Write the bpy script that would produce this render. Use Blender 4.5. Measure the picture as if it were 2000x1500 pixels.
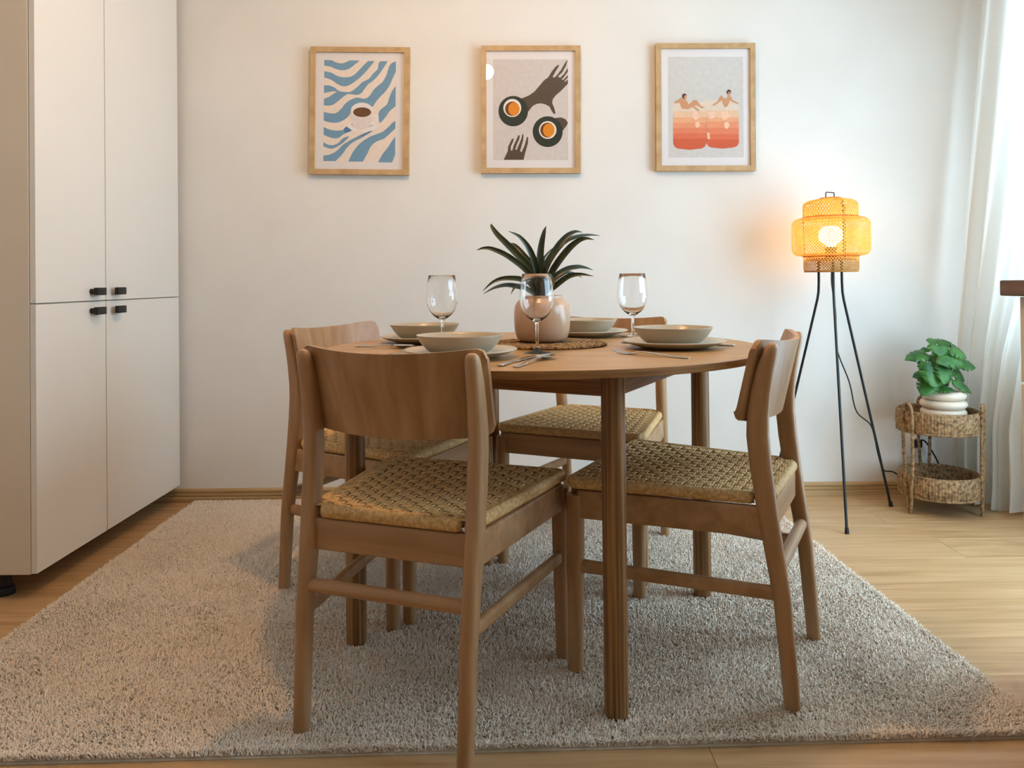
import bpy, bmesh, math, random
import numpy as np
from math import sin, cos, tan, pi, radians, sqrt, atan2
from mathutils import Vector, Matrix

for o in list(bpy.data.objects):
    bpy.data.objects.remove(o, do_unlink=True)
random.seed(7)
rng = np.random.default_rng(7)
scene = bpy.context.scene
C = scene.collection

# ---------------------------------------------------------------- camera
FPX, CAM_H = 1520.0, 0.945
ROLL, PITCH = radians(.62), radians(.5)
VPX, PPY = 994.0, 548 - FPX * tan(PITCH)
_f = Vector((0, cos(PITCH), sin(PITCH)))
_u0 = Vector((0, -sin(PITCH), cos(PITCH)))
_x = Vector((1, 0, 0))
CR = cos(ROLL) * _x - sin(ROLL) * _u0
CU = sin(ROLL) * _x + cos(ROLL) * _u0
cam_d = bpy.data.cameras.new('camera')
cam_d.sensor_width = 36
cam_d.lens = FPX / 2000 * 36
cam_d.shift_x = (1000 - VPX) / 2000
cam_d.shift_y = (PPY - 750) / 2000
cam_d.clip_start = .05
cam = bpy.data.objects.new('camera', cam_d)
C.objects.link(cam)
m = Matrix.Identity(4)
for i in range(3):
    m[i][0], m[i][1], m[i][2] = CR[i], CU[i], -_f[i]
m[2][3] = CAM_H
cam.matrix_world = m
scene.camera = cam


def at(u, v, y):
    """point of the room seen at photo pixel (u, v), at depth y"""
    d = _f + CR * ((u - VPX) / FPX) - CU * ((v - PPY) / FPX)
    return Vector((0, 0, CAM_H)) + d * (y / d.y)


# ---------------------------------------------------------------- light and exposure
SKY_STRENGTH = 9.4
PENDANT_L = 460.0       # radiance of the pendant's opal bulb
LAMP_L = 44.0           # radiance of the floor lamp's bulb
world = bpy.data.worlds.new('sky')
scene.world = world
world.use_nodes = True
bg = world.node_tree.nodes['Background']
bg.inputs[0].default_value = (.54, .79, 1.0, 1)
bg.inputs[1].default_value = SKY_STRENGTH

scene.view_settings.view_transform = 'Standard'
scene.view_settings.look = 'None'
scene.view_settings.gamma = 1
scene.view_settings.use_curve_mapping = False
scene.view_settings.exposure = -0.06

# room dimensions
WY, WX, LX, BY, CZ = 3.385, 2.105, -2.05, -4.4, 2.56
WINS = [(.62, 2.62, .08, 2.25), (2.74, 3.18, .575, 2.25)]      # balcony door and window in the right wall: y0, y1, z0, z1
for k, w in enumerate(WINS):
    portal_d = bpy.data.lights.new('window_daylight', 'AREA')
    portal_d.shape = 'RECTANGLE'
    portal_d.size, portal_d.size_y = w[1] - w[0], w[3] - w[2]
    portal_d.cycles.is_portal = True
    portal = bpy.data.objects.new('window_daylight', portal_d)
    portal.location = (WX + .16, (w[0] + w[1]) / 2, (w[2] + w[3]) / 2)
    portal.rotation_euler = (radians(90), 0, radians(90))
    C.objects.link(portal)


# ---------------------------------------------------------------- materials
def srgb(r, g, b):
    return tuple(((c / 255) / 12.92 if c / 255 <= .04045 else ((c / 255 + .055) / 1.055) ** 2.4) for c in (r, g, b))


def base_mat(name, col, rough=.5, spec=.5, **kw):
    mt = bpy.data.materials.new(name)
    mt.use_nodes = True
    b = mt.node_tree.nodes['Principled BSDF']
    b.inputs['Base Color'].default_value = (*col, 1)
    b.inputs['Roughness'].default_value = rough
    b.inputs['Specular IOR Level'].default_value = spec
    for k, v in kw.items():
        b.inputs[k].default_value = v
    return mt


def noise_mat(name, c1, c2, scale=(8, 8, 8), rough=.6, detail=6, bump=0, bscale=None, rnd=False, spec=.4, lo=.35, hi=.65, nscale=1.0, dist=0.):
    """two colours mixed by a noise stretched along the object's own axes"""
    mt = base_mat(name, c1, rough, spec)
    n, l = mt.node_tree.nodes, mt.node_tree.links
    b = n['Principled BSDF']
    tc = n.new('ShaderNodeTexCoord')
    mp = n.new('ShaderNodeMapping')
    mp.inputs['Scale'].default_value = scale
    l.new(tc.outputs['Object'], mp.inputs['Vector'])
    if rnd:
        oi = n.new('ShaderNodeObjectInfo')
        mul = n.new('ShaderNodeMath'); mul.operation = 'MULTIPLY'; mul.inputs[1].default_value = 37.0
        l.new(oi.outputs['Random'], mul.inputs[0])
        cb = n.new('ShaderNodeCombineXYZ')
        for k in range(3):
            l.new(mul.outputs[0], cb.inputs[k])
        l.new(cb.outputs[0], mp.inputs['Location'])
    nz = n.new('ShaderNodeTexNoise')
    nz.inputs['Scale'].default_value = nscale
    nz.inputs['Detail'].default_value = detail
    nz.inputs['Distortion'].default_value = dist
    l.new(mp.outputs[0], nz.inputs['Vector'])
    rp = n.new('ShaderNodeValToRGB')
    rp.color_ramp.elements[0].position, rp.color_ramp.elements[1].position = lo, hi
    rp.color_ramp.elements[0].color = (*c1, 1)
    rp.color_ramp.elements[1].color = (*c2, 1)
    l.new(nz.outputs['Fac'], rp.inputs[0])
    l.new(rp.outputs[0], b.inputs['Base Color'])
    if bump:
        bp = n.new('ShaderNodeBump')
        bp.inputs['Strength'].default_value = bump
        bp.inputs['Distance'].default_value = .002
        src = nz
        if bscale:
            src = n.new('ShaderNodeTexNoise')
            src.inputs['Scale'].default_value = bscale
            src.inputs['Detail'].default_value = 3
            l.new(tc.outputs['Object'], src.inputs['Vector'])
        l.new(src.outputs['Fac'], bp.inputs['Height'])
        l.new(bp.outputs[0], b.inputs['Normal'])
    return mt


def mix_mat(name, build):
    mt = bpy.data.materials.new(name)
    mt.use_nodes = True
    n, l = mt.node_tree.nodes, mt.node_tree.links
    n.remove(n['Principled BSDF'])
    build(n, l, n['Material Output'])
    return mt


M = {}
M['wall'] = noise_mat('wall_paint', srgb(228, 224, 217), srgb(232, 229, 223), (3, 3, 3), .85, bump=.12, bscale=260, spec=.2)
M['wall_warm_bounce'] = noise_mat('ochre_bounce_wall', srgb(176, 140, 98), srgb(182, 146, 104), (3, 3, 3), .85)  # unseen wall behind the camera, tinted ochre to warm and dim bounced light
M['ceiling'] = noise_mat('ceiling_paint', srgb(232, 228, 220), srgb(236, 232, 226), (3, 3, 3), .9, spec=.2)
M['floor'] = noise_mat('oak_laminate', srgb(176, 138, 94), srgb(208, 172, 128), (2.2, 34, 34), .33, detail=8, rnd=True, bump=.05, dist=.6, lo=.3, hi=.72)
M['subfloor'] = noise_mat('subfloor', srgb(70, 52, 34), srgb(80, 60, 40), (5, 5, 5), .9)
M['skirting'] = noise_mat('oak_skirting', srgb(170, 138, 92), srgb(190, 158, 112), (3, 40, 60), .45)
M['cabinet'] = noise_mat('white_lacquer', srgb(226, 219, 208), srgb(228, 221, 211), (2, 2, 2), .38, spec=.4)
M['carcass'] = noise_mat('white_carcass', srgb(220, 206, 186), srgb(223, 210, 190), (2, 2, 2), .55, spec=.3)
M['black'] = noise_mat('black_metal', srgb(22, 22, 22), srgb(28, 27, 26), (40, 40, 40), .5)
M['black_gloss'] = noise_mat('black_lacquer', srgb(14, 22, 24), srgb(20, 29, 31), (40, 40, 40), .35)
M['plastic'] = noise_mat('black_plastic', srgb(16, 16, 17), srgb(22, 22, 23), (40, 40, 40), .55)
M['chair'] = noise_mat('beech_brown', srgb(158, 118, 78), srgb(182, 142, 102), (26, 26, 2.2), .42, detail=5, bump=.03, dist=.3)
M['chair_x'] = noise_mat('beech_brown_cross', srgb(158, 118, 78), srgb(182, 142, 102), (2.2, 26, 26), .42, detail=5, bump=.03, dist=.3)
M['slat'] = noise_mat('beech_veneer', srgb(156, 114, 74), srgb(182, 142, 102), (18, 18, 1.6), .36, detail=5, dist=.8)
M['table_top'] = noise_mat('oak_veneer_top', srgb(154, 113, 66), srgb(188, 147, 95), (3.0, 44, 20), .38, detail=7, dist=.5, lo=.3, hi=.7)
M['table_leg'] = noise_mat('oak_veneer_leg', srgb(106, 72, 38), srgb(156, 114, 68), (150, 150, 2), .45, detail=3, bump=.15, lo=.4, hi=.58)
M['table_edge'] = noise_mat('oak_edge_band', srgb(126, 84, 44), srgb(156, 110, 62), (6, 6, 130), .42, detail=4)
M['cord'] = noise_mat('paper_cord', srgb(196, 154, 96), srgb(228, 190, 134), (120, 120, 120), .62, detail=3, spec=.35, bump=.2)
M['rug'] = noise_mat('rug_base', srgb(208, 192, 168), srgb(220, 206, 184), (30, 30, 30), .95, spec=.1)
M['stone'] = noise_mat('stoneware_beige', srgb(174, 161, 137), srgb(181, 168, 145), (14, 14, 14), .3, spec=.5)
M['stone_rim'] = noise_mat('stoneware_plate', srgb(186, 174, 153), srgb(193, 182, 162), (14, 14, 14), .26, spec=.5)
M['pot'] = noise_mat('glazed_pot_blush', srgb(198, 158, 126), srgb(206, 167, 136), (10, 10, 10), .18, spec=.55)
M['pot_cream'] = noise_mat('cream_pot', srgb(232, 216, 194), srgb(236, 222, 202), (10, 10, 10), .4)
M['soil'] = noise_mat('soil', srgb(48, 38, 28), srgb(70, 56, 40), (120, 120, 120), .95, bump=.8)
M['steel'] = noise_mat('cutlery_steel', (.60, .59, .57), (.66, .65, .63), (60, 60, 60), .2)
M['steel'].node_tree.nodes['Principled BSDF'].inputs['Metallic'].default_value = 1
M['brom'] = noise_mat('strap_leaf', srgb(28, 34, 15), srgb(54, 62, 26), (30, 30, 6), .42, detail=3)
M['monstera'] = noise_mat('monstera_leaf', srgb(32, 84, 32), srgb(70, 126, 52), (22, 22, 22), .38, detail=3)
M['stem'] = noise_mat('green_stem', srgb(70, 98, 46), srgb(88, 116, 56), (30, 30, 30), .5)
M['seagrass'] = noise_mat('seagrass', srgb(92, 66, 42), srgb(176, 142, 100), (85, 85, 85), .75, detail=3, bump=.5, lo=.32, hi=.66)
M['seagrass_dark'] = noise_mat('seagrass_dark', srgb(78, 56, 38), srgb(160, 128, 92), (110, 110, 110), .8, detail=3, bump=.5, lo=.35, hi=.65)
M['mat_grass'] = noise_mat('braided_grass', srgb(84, 60, 38), srgb(178, 140, 92), (130, 130, 130), .8, detail=3, lo=.36, hi=.62)
M['frame'] = noise_mat('picture_oak', srgb(180, 145, 100), srgb(198, 164, 120), (20, 20, 20), .5)
M['paper'] = noise_mat('white_paper', srgb(228, 222, 220), srgb(231, 225, 223), (5, 5, 5), .8)
M['counter'] = noise_mat('walnut_worktop', srgb(84, 60, 46), srgb(112, 82, 64), (40, 3, 40), .45)
M['front'] = noise_mat('drawer_front', srgb(206, 190, 172), srgb(210, 195, 178), (3, 3, 3), .5)
M['socket'] = noise_mat('white_plastic', srgb(226, 224, 220), srgb(230, 228, 225), (5, 5, 5), .4)
M['window_frame'] = noise_mat('white_window_frame', srgb(232, 232, 230), srgb(236, 236, 234), (4, 4, 4), .4)


def _bamboo(n, l, out):
    tc = n.new('ShaderNodeTexCoord'); nz = n.new('ShaderNodeTexNoise'); nz.inputs['Scale'].default_value = 60
    l.new(tc.outputs['Object'], nz.inputs['Vector'])
    rp = n.new('ShaderNodeValToRGB')
    rp.color_ramp.elements[0].color = (*srgb(210, 150, 74), 1)
    rp.color_ramp.elements[1].color = (*srgb(232, 182, 106), 1)
    l.new(nz.outputs['Fac'], rp.inputs[0])
    d = n.new('ShaderNodeBsdfDiffuse'); t = n.new('ShaderNodeBsdfTranslucent'); mx = n.new('ShaderNodeMixShader')
    mx.inputs[0].default_value = .5
    l.new(rp.outputs[0], d.inputs[0]); l.new(rp.outputs[0], t.inputs[0])
    l.new(d.outputs[0], mx.inputs[1]); l.new(t.outputs[0], mx.inputs[2]); l.new(mx.outputs[0], out.inputs[0])


M['bamboo'] = mix_mat('woven_bamboo', _bamboo)


def _sheer(n, l, out):
    tc = n.new('ShaderNodeTexCoord'); nz = n.new('ShaderNodeTexNoise'); nz.inputs['Scale'].default_value = 240
    l.new(tc.outputs['Object'], nz.inputs['Vector'])
    mr = n.new('ShaderNodeMapRange'); mr.inputs[3].default_value = .84; mr.inputs[4].default_value = .95
    l.new(nz.outputs['Fac'], mr.inputs[0])
    d = n.new('ShaderNodeBsdfDiffuse'); t = n.new('ShaderNodeBsdfTranslucent'); mx = n.new('ShaderNodeMixShader')
    tr = n.new('ShaderNodeBsdfTransparent'); mx2 = n.new('ShaderNodeMixShader')
    for s in (d, t):
        s.inputs[0].default_value = (*srgb(236, 234, 228), 1)
    mx.inputs[0].default_value = .5
    l.new(d.outputs[0], mx.inputs[1]); l.new(t.outputs[0], mx.inputs[2])
    l.new(mr.outputs[0], mx2.inputs[0]); l.new(tr.outputs[0], mx2.inputs[1]); l.new(mx.outputs[0], mx2.inputs[2])
    l.new(mx2.outputs[0], out.inputs[0])


M['sheer'] = mix_mat('sheer_voile', _sheer)


def _pane(n, l, out):
    lw = n.new('ShaderNodeLayerWeight'); lw.inputs[0].default_value = .5
    pw = n.new('ShaderNodeMath'); pw.operation = 'POWER'; pw.inputs[1].default_value = 5
    fr = n.new('ShaderNodeMath'); fr.operation = 'MULTIPLY_ADD'; fr.inputs[1].default_value = .9; fr.inputs[2].default_value = .045
    l.new(lw.outputs['Facing'], pw.inputs[0]); l.new(pw.outputs[0], fr.inputs[0])
    tr = n.new('ShaderNodeBsdfTransparent'); gl = n.new('ShaderNodeBsdfGlossy'); gl.inputs['Roughness'].default_value = .01
    mx = n.new('ShaderNodeMixShader')
    l.new(fr.outputs[0], mx.inputs[0]); l.new(tr.outputs[0], mx.inputs[1]); l.new(gl.outputs[0], mx.inputs[2])
    l.new(mx.outputs[0], out.inputs[0])


M['pane'] = mix_mat('clear_pane', _pane)
M['glass'] = base_mat('drinking_glass', (1, 1, 1), 0.0, .5, **{'Transmission Weight': 1.0, 'IOR': 1.45})


def _bulb(n, l, out, col=(1, .66, .3), s=30):
    e = n.new('ShaderNodeEmission'); e.inputs[0].default_value = (*col, 1); e.inputs[1].default_value = s
    l.new(e.outputs[0], out.inputs[0])


M['bulb'] = mix_mat('lit_bulb', lambda n, l, o: _bulb(n, l, o, (1, .68, .32), LAMP_L))
M['pendant_bulb'] = mix_mat('lit_pendant_bulb', lambda n, l, o: _bulb(n, l, o, (1, .58, .26), PENDANT_L))


def flat(name, rgb, rough=.75):
    key = 'ink_' + name
    if key not in M:
        c = srgb(*rgb)
        M[key] = noise_mat(key, c, tuple(min(1, x * 1.06) for x in c), (60, 60, 60), rough, detail=2, spec=.2)
    return M[key]


# ---------------------------------------------------------------- mesh helpers
class MB:
    def __init__(self):
        self.v, self.f, self.mi = [], [], []

    def add(self, verts, faces, mi=0):
        o = len(self.v)
        self.v += [tuple(p) for p in verts]
        self.f += [tuple(i + o for i in f) for f in faces]
        self.mi += [mi] * len(faces)
        return self

    def box(self, x0, x1, y0, y1, z0, z1, bev=0, mi=0, seg=2):
        bm = bmesh.new()
        bmesh.ops.create_cube(bm, size=1)
        for v in bm.verts:
            v.co = Vector(((x0 + x1) / 2 + v.co.x * (x1 - x0), (y0 + y1) / 2 + v.co.y * (y1 - y0), (z0 + z1) / 2 + v.co.z * (z1 - z0)))
        if bev:
            bmesh.ops.bevel(bm, geom=bm.edges[:], offset=bev, segments=seg, affect='EDGES', profile=.6)
        bm.verts.index_update()
        self.add([v.co[:] for v in bm.verts], [[v.index for v in f.verts] for f in bm.faces], mi)
        bm.free()
        return self

    def loft(self, rings, cap=True, closed=True, mi=0):
        n = len(rings[0])
        vs = [p for r in rings for p in r]
        fs = []
        for i in range(len(rings) - 1):
            for j in range(n if closed else n - 1):
                k = (j + 1) % n
                fs.append((i * n + j, i * n + k, (i + 1) * n + k, (i + 1) * n + j))
        if cap:
            fs.append(tuple(reversed(range(n))))
            fs.append(tuple((len(rings) - 1) * n + j for j in range(n)))
        return self.add(vs, fs, mi)

    def tube(self, pts, r, n=8, mi=0, cap=True):
        pts = [Vector(p) for p in pts]
        rs = r if isinstance(r, (list, tuple)) else [r] * len(pts)
        rings = []
        up = None
        for i, p in enumerate(pts):
            t = (pts[min(i + 1, len(pts) - 1)] - pts[max(i - 1, 0)]).normalized()
            if up is None:
                up = Vector((0, 0, 1)) if abs(t.z) < .9 else Vector((1, 0, 0))
            a = up - t * up.dot(t)
            if a.length < 1e-6:
                a = t.orthogonal()
            a.normalize()
            up = a
            b = t.cross(a)
            rings.append([p + a * (rs[i] * cos(2 * pi * k / n)) + b * (rs[i] * sin(2 * pi * k / n)) for k in range(n)])
        return self.loft(rings, cap, True, mi)

    def lathe(self, prof, n=40, c=(0, 0, 0), mi=0, capb=False, capt=False):
        rings = [[(c[0] + r * cos(2 * pi * k / n), c[1] + r * sin(2 * pi * k / n), c[2] + z) for k in range(n)] for r, z in prof]
        self.loft(rings, False, True, mi)
        o = len(self.v) - n * len(prof)
        if capb:
            self.f.append(tuple(o + k for k in reversed(range(n)))); self.mi.append(mi)
        if capt:
            self.f.append(tuple(len(self.v) - n + k for k in range(n))); self.mi.append(mi)
        return self

    def build(self, name, mats, parent=None, smooth=None):
        me = bpy.data.meshes.new(name)
        me.from_pydata(self.v, [], self.f)
        me.validate()
        mats = mats if isinstance(mats, (list, tuple)) else [mats]
        for k in mats:
            me.materials.append(M[k] if isinstance(k, str) else k)
        if len(mats) > 1:
            me.polygons.foreach_set('material_index', self.mi)
        me.update()
        if smooth is not None:
            bm = bmesh.new(); bm.from_mesh(me)
            bmesh.ops.recalc_face_normals(bm, faces=bm.faces)
            for f in bm.faces:
                f.smooth = True
            for e in bm.edges:
                if len(e.link_faces) == 2 and e.calc_face_angle(0) > smooth:
                    e.smooth = False
            bm.to_mesh(me); bm.free()
        o = bpy.data.objects.new(name, me)
        C.objects.link(o)
        if parent:
            o.parent = parent
        return o


def tag(o, label=None, cat=None, group=None, kind=None):
    if label: o['label'] = label
    if cat: o['category'] = cat
    if group: o['group'] = group
    if kind: o['kind'] = kind
    return o


def empty(name, loc=(0, 0, 0), rz=0):
    o = bpy.data.objects.new(name, None)
    o.location = loc
    o.rotation_euler = (0, 0, rz)
    o.empty_display_size = .1
    C.objects.link(o)
    return o


def dup(root, loc, rz, label, group=None):
    r = root.copy(); C.objects.link(r)
    r.location = loc; r.rotation_euler = (0, 0, rz); r['label'] = label
    if group: r['group'] = group
    for ch in list(root.children):
        c = ch.copy(); C.objects.link(c); c.parent = r
        for g in list(ch.children):
            d = g.copy(); C.objects.link(d); d.parent = c
    return r


def rrect(c, a, b, ha, hb, k=.45, n=4):
    """rounded rectangle ring about c in the plane of unit vectors a, b"""
    r = min(ha, hb) * k * 2 if k <= .5 else min(ha, hb)
    r = min(r, ha, hb)
    out = []
    for q, (sa, sb) in enumerate(((1, 1), (-1, 1), (-1, -1), (1, -1))):
        for j in range(n):
            t = (q * 90 + 90 * j / (n - 1)) * pi / 180
            out.append(Vector(c) + Vector(a) * (sa * (ha - r) + r * cos(t)) + Vector(b) * (sb * (hb - r) + r * sin(t)))
    return out


def smooth_path(pts, n):
    """Catmull-Rom through the points"""
    P = [Vector(p) for p in pts]
    P = [P[0] * 2 - P[1]] + P + [P[-1] * 2 - P[-2]]
    out = []
    segs = len(P) - 3
    for i in range(n):
        t = i / (n - 1) * segs
        k = min(int(t), segs - 1); t -= k
        a, b, c, d = P[k:k + 4]
        out.append(.5 * ((2 * b) + (c - a) * t + (2 * a - 5 * b + 4 * c - d) * t * t + (3 * b - a - 3 * c + d) * t ** 3))
    return out


SM = radians(35)

# ================================================================ THE ROOM
floor = MB().box(LX - .1, WX + .2, BY - .1, WY + .1, -.12, -.009).build('floor', 'subfloor')
tag(floor, kind='structure')
PW, PL = .1925, 1.38
pm = MB().box(0, PL - .0006, .0003, PW - .0003, -.009, 0, bev=.0008, seg=1).build('plank', 'floor', floor)
plank_mesh = pm.data
first = True
row = 0
y = WY
while y > BY:
    y0 = y - PW
    xs = LX - ((row * .47) % 1.0) * PL
    while xs < WX:
        a, b = max(xs, LX), min(xs + PL, WX)
        if b - a > .03:
            o = pm if first else bpy.data.objects.new('plank', plank_mesh)
            if not first:
                C.objects.link(o); o.parent = floor
            first = False
            sy = 1.0 if y0 >= BY else (y - BY) / PW
            o.location = (a, max(y0, BY), 0)
            o.scale = ((b - a) / PL, sy, 1)
        xs += PL
    y -= PW
    row += 1

tag(MB().box(LX - .1, WX + .2, BY - .1, WY + .1, CZ, CZ + .1).build('ceiling', 'ceiling'), kind='structure')
tag(MB().box(LX - .1, WX + .2, WY, WY + .1, -.009, CZ).build('wall_back', 'wall'), kind='structure')
tag(MB().box(LX - .1, LX, BY, WY, -.009, CZ).build('wall_left', 'wall'), kind='structure')
tag(MB().box(LX - .1, WX + .2, BY - .1, BY, -.009, CZ).build('wall_front', 'wall_warm_bounce'), kind='structure')
wr = MB()
wr.box(WX, WX + .2, BY, WINS[0][0], -.009, CZ)
wr.box(WX, WX + .2, WINS[0][1], WINS[1][0], -.009, CZ)
wr.box(WX, WX + .2, WINS[1][1], WY, -.009, CZ)
for w in WINS:
    wr.box(WX, WX + .2, w[0], w[1], -.009, w[2])
    wr.box(WX, WX + .2, w[0], w[1], w[3], CZ)
tag(wr.build('wall_right', 'wall'), kind='structure')

for k, w in enumerate(WINS):
    win = empty('window_%d' % (k + 1), (WX + .12, (w[0] + w[1]) / 2, w[2])); tag(win, kind='structure')
    hw, hh = (w[1] - w[0]) / 2, w[3] - w[2]
    fr = MB()
    bars = [(-hw, hw, 0, .06), (-hw, hw, hh - .06, hh), (-hw, -hw + .06, .06, hh - .06), (hw - .06, hw, .06, hh - .06)]
    panes = [(-hw + .06, hw - .06)]
    if k == 0:
        bars.append((-.04, .04, .06, hh - .06)); panes = [(-hw + .06, -.04), (.04, hw - .06)]
    for (a, b, c, d) in bars:
        fr.box(-.03, .03, a, b, c, d, bev=.004)
    fr.build('window_frame', 'window_frame', win)
    for a, b in panes:
        MB().add([(0, a, .06), (0, b, .06), (0, b, hh - .06), (0, a, hh - .06)], [(0, 1, 2, 3)]).build('pane', 'pane', win)
    MB().box(-.135, .07, -hw, hw, -.02, 0.0, bev=.004).build('window_sill', 'window_frame', win)


# skirting boards, with the ribbed oak profile of the photo
def skirting(name, p0, p1, nrm):
    prof = [(0, 0), (.016, 0), (.016, .020), (.011, .024), (.014, .028), (.014, .036), (.009, .040), (.013, .044), (.012, .052), (.006, .058), (0, .058)]
    r0 = [(p0[0] + nrm[0] * a, p0[1] + nrm[1] * a, z) for a, z in prof]
    r1 = [(p1[0] + nrm[0] * a, p1[1] + nrm[1] * a, z) for a, z in prof]
    tag(MB().loft([r0, r1]).build(name, 'skirting'), kind='structure')


skirting('baseboard_back', (LX, WY), (WX, WY), (0, -1))
skirting('baseboard_right', (WX, WY - .016), (WX, 2.66), (-1, 0))

# ================================================================ RUG
RC = [(-1.335, 1.535), (1.095, 1.595), (1.045, 3.352), (-1.35, 3.338)]   # four corners, camera side first


def rug_xy(s, t):
    a, b, c, d = [np.array(p) for p in RC]
    s = np.asarray(s)[..., None]; t = np.asarray(t)[..., None]
    return (a * (1 - s) + b * s) * (1 - t) + (d * (1 - s) + c * s) * t


def vnoise(x, y, seed=0, cells=64):
    g = np.random.default_rng(seed).random((cells + 2, cells + 2))
    xi, yi = np.floor(x).astype(int) % cells, np.floor(y).astype(int) % cells
    fx, fy = x - np.floor(x), y - np.floor(y)
    fx = fx * fx * (3 - 2 * fx); fy = fy * fy * (3 - 2 * fy)
    return (g[xi, yi] * (1 - fx) + g[xi + 1, yi] * fx) * (1 - fy) + (g[xi, yi + 1] * (1 - fx) + g[xi + 1, yi + 1] * fx) * fy


bot = [(*rug_xy(np.array(s), np.array(t)), .0005) for s, t in ((0, 0), (1, 0), (1, 1), (0, 1))]
ins = [(*rug_xy(np.array(s), np.array(t)), .010) for s, t in ((.002, .003), (.998, .003), (.998, .997), (.002, .997))]
rug = MB().loft([bot, ins]).build('rug', 'rug')
tag(rug, 'large beige shaggy rug lying under the round dining table', 'rug')
NT = 270000
s = rng.random(NT); t = rng.random(NT)
s[:6000] = np.where(rng.random(6000) < .5, rng.random(6000) * .004, 1 - rng.random(6000) * .004)
t[6000:13000] = np.where(rng.random(7000) < .6, rng.random(7000) * .006, 1 - rng.random(7000) * .006)
xy = rug_xy(s, t)
lowx = vnoise(xy[:, 0] * 5 + 20, xy[:, 1] * 7 + 20, 1) + .5 * vnoise(xy[:, 0] * 16 + 20, xy[:, 1] * 19 + 20, 2) - .75
lowy = vnoise(xy[:, 0] * 6 + 20, xy[:, 1] * 5 + 20, 3) + .5 * vnoise(xy[:, 0] * 15 + 20, xy[:, 1] * 18 + 20, 4) - .75
hgt = .0075 + .0055 * rng.random(NT)
lean = np.stack([.008 * lowx + .0048 * rng.standard_normal(NT), .008 * lowy + .0048 * rng.standard_normal(NT)], 1)
ang = rng.random(NT) * 2 * pi
wid = .0023 + .0011 * rng.random(NT)
V = np.zeros((NT, 6, 3))
for k in range(3):
    a = ang + k * 2 * pi / 3
    V[:, k, 0] = xy[:, 0] + wid * np.cos(a); V[:, k, 1] = xy[:, 1] + wid * np.sin(a); V[:, k, 2] = .008
    V[:, 3 + k, 0] = xy[:, 0] + lean[:, 0] + .55 * wid * np.cos(a + .5)
    V[:, 3 + k, 1] = xy[:, 1] + lean[:, 1] + .55 * wid * np.sin(a + .5); V[:, 3 + k, 2] = .008 + hgt
tri = np.array([[0, 1, 4], [0, 4, 3], [1, 2, 5], [1, 5, 4], [2, 0, 3], [2, 3, 5], [3, 4, 5]])
Fc = (tri[None] + (np.arange(NT) * 6)[:, None, None]).reshape(-1, 3)
me = bpy.data.meshes.new('pile')
me.vertices.add(NT * 6); me.vertices.foreach_set('co', V.reshape(-1))
me.loops.add(len(Fc) * 3); me.loops.foreach_set('vertex_index', Fc.reshape(-1).astype(np.int32))
me.polygons.add(len(Fc)); me.polygons.foreach_set('loop_start', np.arange(0, len(Fc) * 3, 3, dtype=np.int32))
me.update()
M['pile'] = noise_mat('rug_pile', srgb(244, 224, 202), srgb(254, 241, 225), (260, 260, 260), .9, detail=2, spec=.1)
me.materials.append(M['pile'])
po = bpy.data.objects.new('pile', me); C.objects.link(po); po.parent = rug
tag(po, kind='stuff')

# ================================================================ TALL CABINETS
CXF = -1.424          # face of the doors
DTH = .018


def handle(parent, yc, zc, toward):
    h = MB()
    h.tube([(CXF, yc - toward * .018, zc), (CXF + .018, yc - toward * .018, zc)], .009, 14)
    h.box(CXF + .016, CXF + .030, yc - .030, yc + .030, zc - .013, zc + .013, bev=.0025)
    return h.build('handle', 'black', parent, SM)


def cabinet(y0, y1, hy, tw, label):
    root = empty('tall_cabinet', (0, 0, 0))
    tag(root, label, 'cabinet', 'white tall cabinets')
    xb = LX + .002
    MB().box(xb, CXF - DTH - .002, y0 + .001, y1 - .001, .078, 2.3, bev=.0012, seg=1).build('body', 'carcass', root)
    for z0, z1, hz in ((.081, .888, .857), (.892, 2.3, .923)):
        d = MB().box(CXF - DTH, CXF, y0 + .0015, y1 - .0015, z0, z1, bev=.0012, seg=2).build('door', 'cabinet', root)
        handle(d, hy, hz, tw)
    for xx in (xb + .08, CXF - .135):
        for yy in (y0 + .06, y1 - .06):
            if xx > xb + .1 and yy > 2.45:
                xx = CXF - .20
            MB().lathe([(.019, .078), (.019, .026), (.024, .024), (.029, .016), (.029, 0)], 20, (xx, yy, 0), capb=True, capt=True).build('foot', 'plastic', root, SM)
    return root


cabinet(2.340, 2.748, 2.668, 1, 'narrower near white tall cabinet with black handles, nearest the camera')
cabinet(2.750, 3.356, 2.808, -1, 'wider far white tall cabinet with black handles, beside the back wall')

# ================================================================ PICTURES
PWD, PHT, BAR = .430, .552, .0225


def poly(mb, pts, fx, layer, mi):
    mb.add([fx(x, y_, layer) for x, y_ in pts], [tuple(range(len(pts)))], mi)


def ell(cx, cy, rx, ry, n=36):
    return [(cx + rx * cos(2 * pi * k / n), cy + ry * sin(2 * pi * k / n)) for k in range(n)]


def rect(x0, y0, x1, y1):
    return [(x0, y0), (x1, y0), (x1, y1), (x0, y1)]


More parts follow.
